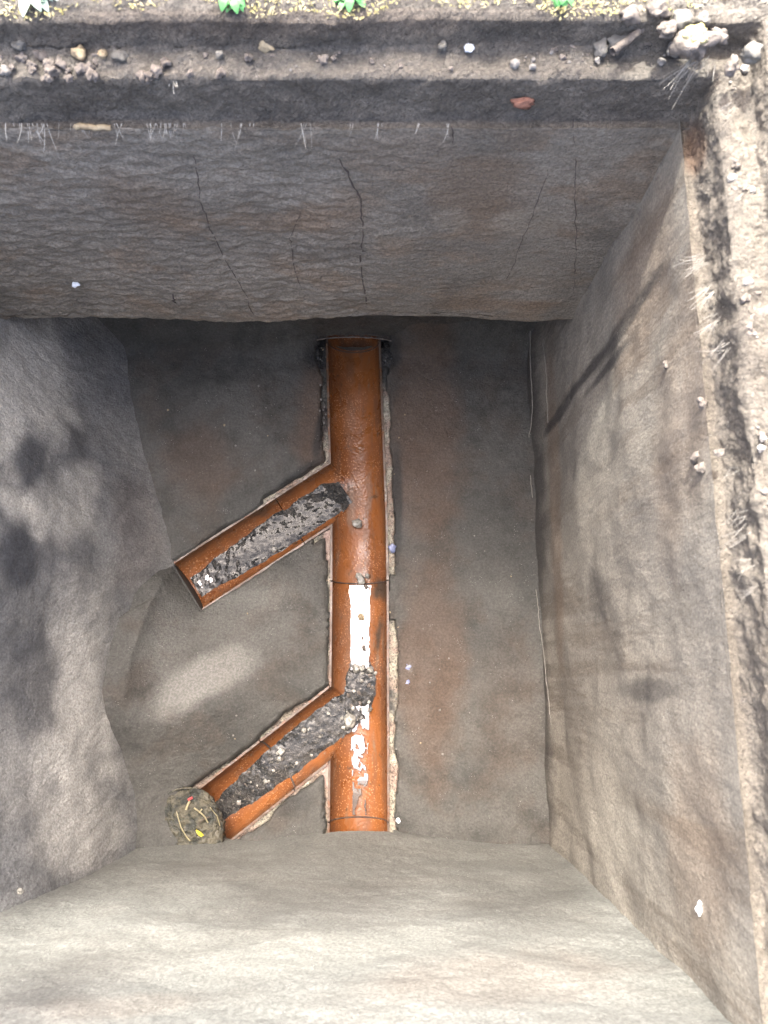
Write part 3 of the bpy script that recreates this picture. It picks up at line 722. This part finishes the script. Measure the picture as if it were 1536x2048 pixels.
# small bits along the ledge: nothing tells them apart
cl = [rng.uniform(0, 1340) for _ in range(16)]
for i in range(88):
    px = rng.choice(cl) + rng.gauss(0, 24) if i % 3 else rng.uniform(0, 1340); py = rng.uniform(100, 150) + (8 if px < 300 else 0) - max(0, px - 900) * .03
    if px < 330: k = rng.choice('cccg'); s = rng.uniform(.0025, .0065)
    else: k = rng.choice('ccccgg'); s = .0010 + .0038 * rng.random() ** 3
    stone(led(px, py) + Vector((0, 0, s * .05)), s, k, 'small grey crumb of grit on the far ledge', 'grit', 'pebble', 'grit crumbs on the far ledge')
cl = [rng.uniform(140, 1150) for _ in range(14)]
for i in range(80):
    py = rng.choice(cl) + rng.gauss(0, 22); x = OX1 + rng.uniform(.020, .056); v = ray(1500, py); d = H - ZL; y = v.y * d
    s = .0014 + .0045 * rng.random() ** 2.5; k = rng.choice('cccgg')
    stone((x, y, ZL + s * .1), s, k, 'small pale crumb of gravel on the right ledge', 'grit', 'pebble', 'gravel crumbs on the right ledge')
# channel stones
def chz(px, py): # point on the channel invert
    p = onz(px, py, -.045); return p
stone(chz(714, 1047) + Vector((0, 0, .002)), .0095, 'k', 'smooth grey pebble sitting alone in the upper channel')
stone(chz(550, 1101) + Vector((0, 0, .008)), .0055, 'k', 'small grey stone on the silt of the upper arm')
stone(chz(740, 1340) + Vector((0, 0, .006)), .0068, 'k', 'pale oblong pebble at the downstream edge of the white water', asp=.7)
stone(chz(725, 1336) + Vector((0, 0, .004)), .0055, 'k', 'narrow pebble left of the pale oblong one')
stone(chz(712, 1338) + Vector((0, 0, .004)), .0085, 'k', 'dark grey stone at the left end of the pebble heap', asp=.8)
stone(chz(700, 1440) + Vector((0, 0, .006)), .0105, 'k', 'flat grey stone where the lower arm joins the main channel', asp=1.3)
stone(chz(564, 1503) + Vector((0, 0, .010)), .0065, 'k', 'pale pebble standing on the silt next to the arm joint')
stone(chz(609, 1460) + Vector((0, 0, .010)), .0050, 'k', 'tan pebble on the upper side of the silt')
stone(chz(532, 1562) + Vector((0, 0, .006)), .0045, 'k', 'small pinkish pebble on the silt between joint and litter wad')
stone(chz(479, 1604) + Vector((0, 0, .008)), .0045, 'k', 'grey pebble at the lower end of the silt')
stone(chz(723, 1235) + Vector((0, 0, .001)), .0062, 't', 'curled brown crumb in the middle of the white water', 'crumb', 'crumb')
stone(chz(721, 1158) + Vector((0, 0, .003)), .0075, 'k', 'brown clump of grit on the joint above the white water', 'grit clump', 'grit_clump', asp=1.5)
stone(chz(735, 1152) + Vector((0, 0, .004)), .0045, 'k', 'greenish small stone on the joint clump')
stone(chz(732, 1174) + Vector((0, 0, .002)), .0040, 'c', 'dark ring-shaped crumb at the top of the white water', 'crumb', 'crumb')
stone(chz(728, 1297) + Vector((0, 0, .001)), .0035, 'c', 'thin dark crumb across the lower white water', 'crumb', 'crumb', asp=1.8)
for i in range(46):
    t = rng.random(); px, py = (722 + rng.gauss(0, 14), rng.uniform(1340, 1425)) if t < .5 else (rng.uniform(480, 690), 0)
    if t >= .5: py = 1404 + (717 - px) * .79 + rng.gauss(0, 20) 
    s = rng.uniform(.0016, .0042)
    dz = .003 if t < .5 else .007
    stone(chz(px, py) + Vector((0, 0, dz)), s, rng.choice('kkkc'), 'tiny wet grit pebble on the silt', 'grit', 'pebble', 'wet grit pebbles on the channel silt')
for i in range(84):     # crumbs scattered beside the channels
    px, py = rng.choice([(rng.uniform(778, 800), rng.uniform(700, 1640)), (rng.uniform(640, 656), rng.uniform(700, 900)), (rng.uniform(800, 1040), rng.uniform(750, 1600)), (rng.uniform(330, 600), rng.uniform(760, 960)), (rng.uniform(330, 620), rng.uniform(1180, 1480))])
    p = onz(px, py, 0); dmm = channel_sdf(np.array([p.x]), np.array([p.y])); 
    if min(float(q[0]) for q in dmm) < .004: continue
    z = float(bench_z(np.array([p.x]), np.array([p.y]))[0]); s = rng.uniform(.0008, .0022)
    stone((p.x, p.y, z + s * .3), s, rng.choice('ggwt'), 'tiny pale crumb lying on the benching', 'grit', 'pebble', 'pale crumbs on the benching')
for px, py, s, k, lb, ct_ in [(784, 1096, .0068, 'b', 'bluish purple stone beside the speckled channel on the right', 'stone'), (815, 1335, .0060, 'b', 'bluish scrap on the right benching, the upper of two', 'scrap'), (817, 1366, .0050, 'b', 'bluish scrap on the right benching, the lower of two', 'scrap'), (797, 1641, .0038, 'p', 'tiny white-blue chip at the foot of the near wall', 'chip')]:
    p = onz(px, py, .006); stone(p, s, k, lb, ct_, ct_)
# flecks and lumps on walls
stone(ony(152, 567, YF) + Vector((0, -.002, 0)), .0042, 'p', 'white fleck stuck on the far wall at left', 'fleck', 'fleck')
p = onx(1400, 1815, XR1 - .002); stone(p, .0058, 'p', 'bright white scrap stuck on the right wall near the bottom', 'scrap', 'scrap', rot=(.3, .7, .3))
v = ray(40, 1782); stone((v.x * 1.02, v.y * 1.02, H - 1.02), .0038, 'w', 'pale grain on the lower left wall', 'grain', 'grain')
for px, py, s, lb in [(1405, 806, .0055, 'small earthen lump on the right wall below the pale comma-shaped one'), (1333, 730, .0045, 'pale comma-shaped lump on the right wall, highest of the lumps'), (1396, 912, .0062, 'pale lump beside a thin root on the right wall'), (1405, 935, .0062, 'upright earthen lump just under the pale one'), (1440, 905, .0045, 'yellowish lump at the seat edge of the right wall')]:
    stone(onx(px, py, XR1 - .001), s * .85, 'c', lb, 'lump', 'earth_lump', asp=1.2)

# ------------------------------------------------------------------ roots
def strand(p0, dirv, L, bend=.3, n=7):
    d = Vector(dirv).normalized(); pts = [Vector(p0)]; b = Vector((rng.uniform(-1, 1), rng.uniform(-1, 1), rng.uniform(-1, 1))) * bend
    for k in range(n): d = (d + b / n).normalized(); pts.append(pts[-1] + d * L / n)
    return pts
def tuft(loc, inward, label, n, L, r0=.0003, mat=None, side=None):
    mb = MB()
    for i in range(n):
        o_ = Vector((rng.uniform(-1, 1), rng.uniform(-1, 1), rng.uniform(-.3, .3))) * (.006 if n > 3 else .003)
        if side is not None: o_ = Vector(side) * rng.uniform(-1, 1)
        d = Vector(inward) * rng.uniform(.3, 1.0) + Vector((rng.uniform(-.4, .3), rng.uniform(-.9, .2), rng.uniform(-1.2, -.1)))
        r = r0 * rng.uniform(.5, 1.1); l = L * rng.uniform(.5, 1.2); pts = strand(Vector(loc) + o_ - Vector(inward) * .003, d, l, .5)
        mb.tube(pts, [r * (1 - .6 * k / 7) for k in range(8)], 5)
    o = mb.build('root_tuft', mat or m_root, loc=loc); tag(o, label, 'roots', 'pale fine roots poking out under the rim'); return o
# along the far wall top edge (y=240)
for px, n, L, lb in [(20, 5, .016, 'sparse pale rootlets at the left end of the far wall edge'), (62, 7, .018, 'drooping pale rootlets, second cluster from the left on the far wall edge'), (110, 5, .022, 'slanted pair of long pale rootlets on the far wall edge at left'), (155, 6, .014, 'short curved rootlets left of the tan root stub'), (235, 4, .018, 'rootlets at the tan root stub on the far wall edge'),
                     (315, 10, .014, 'dense short rootlets in the left middle of the far wall edge'), (350, 9, .012, 'dense short rootlets immediately right of the densest cluster'), (465, 5, .020, 'crossed white rootlets shaped like a tent on the far wall edge'), (508, 3, .015, 'single thick pale rootlet right of the tent-shaped ones'), (600, 5, .020, 'slanted white rootlets in the centre of the far wall edge'), (700, 3, .013, 'two upright thin rootlets right of centre on the far wall edge'), (765, 4, .016, 'diagonal white rootlets right of centre on the far wall edge'), (838, 2, .014, 'short single white rootlet on the far wall edge'), (900, 2, .018, 'long single white rootlet hanging furthest right on the far wall edge')]:
    p = ony(px, 252, YF + .002); tuft(p, (0, -1, 0), lb, max(2, int(n * .9)), L * 1.1, .00032, m_rootb, side=(.012 if n > 4 else .005, 0, 0))
tuft(ony(345, 155, OY1 + .018), (0, -1, 0), 'two bent white rootlets like a tent hanging over the dark step', 4, .016, .0006, m_rootb)
tuft(ony(1385, 125, OY1 + .016), (-1.6, -.3, -.2), 'bundle of long white roots sweeping left from the rim corner', 14, .034, .0005)
tuft(ony(1415, 130, OY1 + .012), (-.3, -.6, -1), 'short upright white roots under the corner lump', 7, .016, .0005)
for px, py, n, L, lb in [(1452, 216, 5, .012, 'tiny white root brush at the top of the right rim'), (1478, 397, 3, .008, 'tiny white twin rootlets on the right rim'), (1400, 520, 16, .022, 'bushiest white root tuft at the right wall top'), (1412, 580, 12, .018, 'white root tuft directly below the bushiest one'), (1425, 640, 10, .018, 'narrow white root tuft, third down the right wall top'), (1442, 690, 6, .022, 'long slanting white roots, fourth down the right wall top'), (1465, 945, 3, .014, 'pair of short pale roots beside the earthen lumps'), (1478, 1030, 3, .022, 'crossed white roots in the middle of the right wall'), (1487, 1062, 3, .040, 'long curved pale root reaching down the right wall'), (1495, 1130, 4, .016, 'short white roots below the long curved one'), (1500, 1175, 3, .018, 'lowest white roots on the right wall')]:
    x = XR1 + (.012 if py < 450 else 0); p = onx(px, py, x); tuft(p, (-1, -.2, 0), lb, int(n * 1.7), L, .0003)
# long hanging root strand on the lower right wall
def pathroot(name, pxs, fn, r, mat, label, cat, n=6):
    pts = [fn(*p) for p in pxs]; out = []
    for a, b in zip(pts[:-1], pts[1:]):
        for k in range(n): t = k / n; q = a.lerp(b, t) + Vector((rng.gauss(0, .0006), rng.gauss(0, .0006), 0)); out.append(q)
    out.append(pts[-1]); mb = MB(); mb.tube(out, r, 5); o = mb.build(name, mat, loc=out[0]); tag(o, label, cat); return o
fr = lambda px, py: onx(px, py, XR0 - .012)
pathroot('root_strand', [(1060, 640), (1061, 730), (1066, 810), (1058, 880), (1060, 940), (1065, 995)], fr, .0008, m_root, 'long thin pale root hanging straight down at the right wall base', 'root')
pathroot('root_strand', [(1072, 1180), (1078, 1240), (1086, 1300), (1095, 1380), (1102, 1450)], fr, .0005, m_root, 'faint thin root at the foot of the right wall, lower one', 'root')
pathroot('root_strand', [(1085, 670), (1093, 760), (1096, 845)], fr, .0004, m_root, 'faint short root just right of the long hanging root', 'root')
pathroot('root_stub', [(1300, 45), (1275, 65), (1250, 85), (1225, 103)], lambda px, py: onz(px, py, ZL + .016), .0042, m_clod, 'thick pale root stub slanting across the ledge corner', 'root')
pathroot('root_stub', [(150, 252), (185, 254), (222, 256)], lambda px, py: ony(px, py, YF - .001), .0032, m_stone_t, 'short horizontal tan root stub along the far wall edge at left', 'root')
# cracks in the far wall (parts of it)
fw = bpy.data.objects['far_wall']
def crack(pxs, r=.0010):
    pts = []
    for a, b in zip(pxs[:-1], pxs[1:]):
        for k in range(7): t = k / 7; pts.append(Vector(((a[0] + (b[0] - a[0]) * t + rng.gauss(0, 1.2)), (a[1] + (b[1] - a[1]) * t), 0)))
    P = np.array([ony(p.x, p.y, YF)[:] for p in pts]); d = fbm(P, 5, 3, 11) * .012 + fbm(P, 45, 4, 12, (1, 1, 1.9)) * .0048 * (1 - .72 * sstep(-.12, .10, P[:, 0]))
    P[:, 1] -= d + .0001
    mb = MB(); mb.tube([Vector(p) for p in P], [r * rng.uniform(.5, 1.2) for _ in P], 5); mb.build('crack', m_crack, parent=fw)
crack([(378, 285), (392, 340), (402, 400), (420, 460), (450, 520), (485, 575), (512, 632)], .0007)
crack([(650, 280), (690, 340), (720, 400), (726, 450), (722, 520), (736, 625)], .0012)
crack([(600, 430), (580, 480), (586, 530), (605, 590)], .0006)
crack([(1145, 240), (1152, 300), (1150, 400), (1153, 500), (1145, 600)], .0006)
crack([(1095, 350), (1060, 450), (1040, 500), (1010, 570)], .0006)
crack([(903, 250), (905, 300)], .0006); crack([(345, 580), (352, 600)], .0015)

# ------------------------------------------------------------------ wad of litter at the lower arm's end
wc = onz(384, 1645, .012)
bm = bmesh.new(); bmesh.ops.create_icosphere(bm, subdivisions=5, radius=1)
co = np.array([v.co[:] for v in bm.verts]); dd = 1 + fbm(co, 1.5, 4, 140) * .28 + np.abs(fbm(co, 4, 3, 141)) * .16
for v, k in zip(bm.verts, dd): v.co = Vector((v.co.x * .062, v.co.y * .051, v.co.z * .024)) * k
me = bpy.data.meshes.new('litter_wad'); bm.to_mesh(me); bm.free(); me.materials.append(m_wad)
for p in me.polygons: p.use_smooth = True
wad = bpy.data.objects.new('litter_wad', me); COL.objects.link(wad); wad.location = wc; wad.rotation_euler = (0, 0, R(-35))
tag(wad, 'dark glossy wad of wet leaf litter plugging the end of the lower arm', 'debris')
mbw = MB()
for rr_, z_, a0, a1, ox in ((.050, .016, 0, 360, .006), (.058, .010, 120, 270, -.008), (.066, .004, 130, 255, -.014)):
    mbw.tube([(ox + rr_ * math.cos(R(a0 + (a1 - a0) * k / 48)), rr_ * .93 * math.sin(R(a0 + (a1 - a0) * k / 48)), z_) for k in range(49)], .0016, 6)
mbw.build('rim_ring', m_wad, parent=wad)
def straw(pxs, r, mat, label, z=.028, name='straw', cat='straw'):
    pts = []
    for i, (a, b) in enumerate(pxs):
        q = onz(a, b, 0); rr = ((q.x - wc.x) / .062) ** 2 + ((q.y - wc.y) / .05) ** 2
        pts.append(onz(a, b, wc.z + .027 * math.sqrt(max(.03, 1 - min(rr, 1))) + .002))
    mb = MB(); mb.tube(pts, r, 6); o = mb.build(name, mat, loc=pts[0]); tag(o, label, cat)
straw([(352, 1618), (356, 1635), (362, 1655), (372, 1672), (380, 1682)], .0010, m_straw, 'longest curved straw down the left side of the litter wad')
straw([(388, 1616), (400, 1624), (410, 1634), (416, 1646)], .0012, m_straw, 'bright straw across the top of the litter wad')
straw([(398, 1626), (404, 1618)], .0012, m_straw, 'short crossing straw near the top of the litter wad')
straw([(396, 1648), (404, 1640), (420, 1633)], .0009, m_rootd, 'dark twig crossing the bright straw on the litter wad', name='twig', cat='twig')
straw([(320, 1645), (326, 1662), (338, 1680)], .0012, m_rootd, 'dark stem along the outer left of the litter wad', name='twig', cat='twig')
straw([(334, 1660), (342, 1672), (352, 1682)], .0009, m_straw, 'thin straw at the lower left of the litter wad')
straw([(372, 1620), (376, 1608), (380, 1602)], .0020, m_straw, 'orange-brown frayed stalk at the top left of the litter wad')
straw([(376, 1600), (385, 1595)], .0022, m_red, 'small red scrap where the litter wad meets the half pipe', name='scrap', cat='scrap')
straw([(420, 1615), (434, 1632), (440, 1652)], .0007, m_straw, 'thin arched straw on the right side of the litter wad')
def leaf(p, d, L, W, mat, label, cat='leaf', name='leaf', up=.2, parent=None, curl=.3):
    d = Vector(d).normalized(); s = d.cross(Vector((0, 0, 1))).normalized(); V = []; Fc = []; n = 8
    for k in range(n + 1):
        t = k / n; w_ = W * math.sin(math.pi * min(.98, t * .92 + .05)) ** .8; c = Vector(p) + d * L * t + Vector((0, 0, up * L * t - curl * L * t * t))
        for q in (-1, 0, 1): V.append(c + s * w_ * q + Vector((0, 0, abs(q) * w_ * .35)))
    for k in range(n):
        for q in range(2): a = k * 3 + q; Fc.append((a, a + 1, a + 4, a + 3))
    return V, Fc
mb = MB(); a = onz(392, 1660, wc.z + .028); b = onz(410, 1676, wc.z + .020); mb.add(*leaf(a, b - a, (b - a).length, .0032, None, '')); o = mb.build('leaf', m_yleaf, loc=a); tag(o, 'bright yellow narrow leaf on the litter wad', 'leaf')
mb = MB(); a = onz(388, 1665, wc.z + .026); b = onz(404, 1680, wc.z + .018); mb.add(*leaf(a, b - a, (b - a).length, .0022, None, '')); o = mb.build('leaf', m_plast, loc=a); tag(o, 'white narrow leaf underneath the yellow one', 'leaf')
# wet sludge either side of the inlet
for px, lb in ((632, 'black glistening sludge left of the inlet mouth'), (778, 'black glistening sludge right of the inlet mouth')):
    c = onz(px, 712, -.002); bm = bmesh.new(); bmesh.ops.create_icosphere(bm, subdivisions=5, radius=1)
    co = np.array([v.co[:] for v in bm.verts]); dd = 1 + fbm(co, 1.4, 3, px) * .5 + fbm(co, 6, 3, px + 1) * .12
    for v, k in zip(bm.verts, dd): v.co = Vector((v.co.x * .013, v.co.y * .024, v.co.z * .008)) * k
    me = bpy.data.meshes.new('sludge'); bm.to_mesh(me); bm.free(); me.materials.append(m_silt)
    for p in me.polygons: p.use_smooth = True
    o = bpy.data.objects.new('sludge', me); COL.objects.link(o); o.location = c; tag(o, lb, 'sludge')

# ------------------------------------------------------------------ weeds on the far edge
def weed(px, py, n, L, mat, label):
    c = onz(px, py, zg + .002); t = empty('weed', c); tag(t, label, 'plant', 'small weeds on the far edge')
    mb = MB(); sm = MB()
    for i in range(n):
        a = rng.uniform(0, 6.28); d = Vector((math.cos(a), math.sin(a), 0)); l = L * rng.uniform(.5, 1.1)
        s = Vector((rng.uniform(-.6, .6) * L, rng.uniform(-.3, .3) * L, rng.uniform(0, .5) * L)) 
        mb.add(*leaf(s, d, l, l * .38, mat, '', up=.5, curl=.9)); sm.tube([Vector((0, 0, -.004)), s * .5 + Vector((0, 0, .002)), s], .0006, 4)
    mb.build('foliage', mat, parent=t); sm.build('stem', mat, parent=t)
weed(468, 4, 30, .011, m_green, 'bright green weed left of centre on the far edge')
weed(697, 0, 18, .012, m_green, 'small bluish green weed in the centre of the far edge')
weed(1125, -6, 12, .012, m_green, 'tiny green weed right of centre on the far edge')
weed(82, 0, 14, .016, m_pgreen, 'pale large-leaved weed at the far left corner')

# ------------------------------------------------------------------ unseen tree, its leaves placed to shade the floor and dapple the walls
added_tree = empty('added_tree', (-2.6, 4.6, zg)); tag(added_tree, 'unseen leafy tree beyond the far edge, its leaves placed to shade the chamber', 'added_tree')
TB = Vector((-2.6, 4.6, zg))
def sunpos(p, h): p = Vector(p); return p + SUN * ((h - p.z) / SUN.z)
HC = 2.9
mb = MB(); lim = []
def addleaf(c, s):
    a = rng.uniform(0, 6.28); d = Vector((math.cos(a), math.sin(a), rng.uniform(-.4, .2)))
    mb.add(*leaf(c - d * s * .5, d, s, s * .3, None, '', up=0, curl=.15))
HOLES = [(onz(370, 1385, .0), .045), (onz(425, 1345, .0), .045), (onz(480, 1280, .0), .04), (onz(540, 1210, 0), .04)]
def shade(p, r, n, s=.07):
    for hc, hr in HOLES:
        if abs(p[2]) < .01 and math.hypot(p[0] - hc.x, p[1] - hc.y) < hr: n = n // 4
    c0 = sunpos(p, HC + rng.uniform(-.25, .25)); lim.append(c0)
    for i in range(n):
        a = rng.uniform(0, 6.28); q = r * math.sqrt(rng.random()); addleaf(c0 + Vector((math.cos(a) * q, math.sin(a) * q, 0)) + SUN * rng.uniform(-.15, .15), s * rng.uniform(.7, 1.2))
# floor and lower walls in shade
for gx_ in np.arange(-.50, .31, .09):
    for gy_ in np.arange(-.30, .17, .075):
        shade((gx_, gy_, 0), .07, 13 if gy_ < .1 else 10, .075)
for gx_ in np.arange(-.45, .31, .09): shade((gx_, YN, .14), .06, 6, .08); shade((gx_, YN, .25), .04, 2, .07)
# blotches on the walls
def nearp(px, py): return ony(px, py, YN)
for px, py, r, n in [(100, 1790, .035, 5), (90, 1985, .035, 5), (30, 2020, .03, 3), (560, 1795, .05, 6), (450, 1750, .05, 6), (330, 1745, .04, 4), (760, 1780, .06, 6), (950, 1790, .05, 6), (1090, 1810, .05, 4)]:
    shade(nearp(px, py), r * 1.1, n * 3, .08)
for px, py, r, n in [(1270, 1385, .03, 5), (1330, 1370, .03, 4), (1200, 1200, .02, 3), (1400, 800, .04, 7), (1430, 1450, .04, 5), (1440, 1750, .04, 5), (1330, 600, .04, 6), ]:
    shade(onx(px, py, XR1), r, n, .06)
for px, py, r, n in [(60, 1380, .045, 9), (40, 1110, .04, 8), (60, 930, .03, 6), (240, 1250, .035, 5), (220, 1620, .05, 6)]:
    v = ray(px, py); d = 1.15 + .2 * px / 270; shade((v.x * d, v.y * d, H - d), r, n, .06)
# the rest of the crown
for i in range(500):
    c = Vector((-2.2 + rng.gauss(0, .9), 4.3 + rng.gauss(0, .8), 4.2 + rng.gauss(0, .5)))
    addleaf(c, .1)
mb.build('crown', m_tree, parent=added_tree).location = -TB
tb = MB(); tb.tube([TB + Vector((0, 0, -.1)), TB + Vector((.05, 0, 1.0)), TB + Vector((.15, -.1, 2.2)), TB + Vector((.3, -.3, 3.4))], [.16, .13, .11, .07], 12)
mid = sunpos((-.1, -.05, 0), HC + .25)
for k in range(7):
    e = mid + Vector((rng.uniform(-.4, .4), rng.uniform(-.35, .3), rng.uniform(-.1, .1))); s0 = TB + Vector((.15, -.1, 2.0 + .1 * k))
    tb.tube([s0, s0.lerp(e, .5) + Vector((0, 0, .25)), e], [.035, .02, .005], 7)
tb.build('added_tree_trunk', m_bark, parent=added_tree).location = -TB
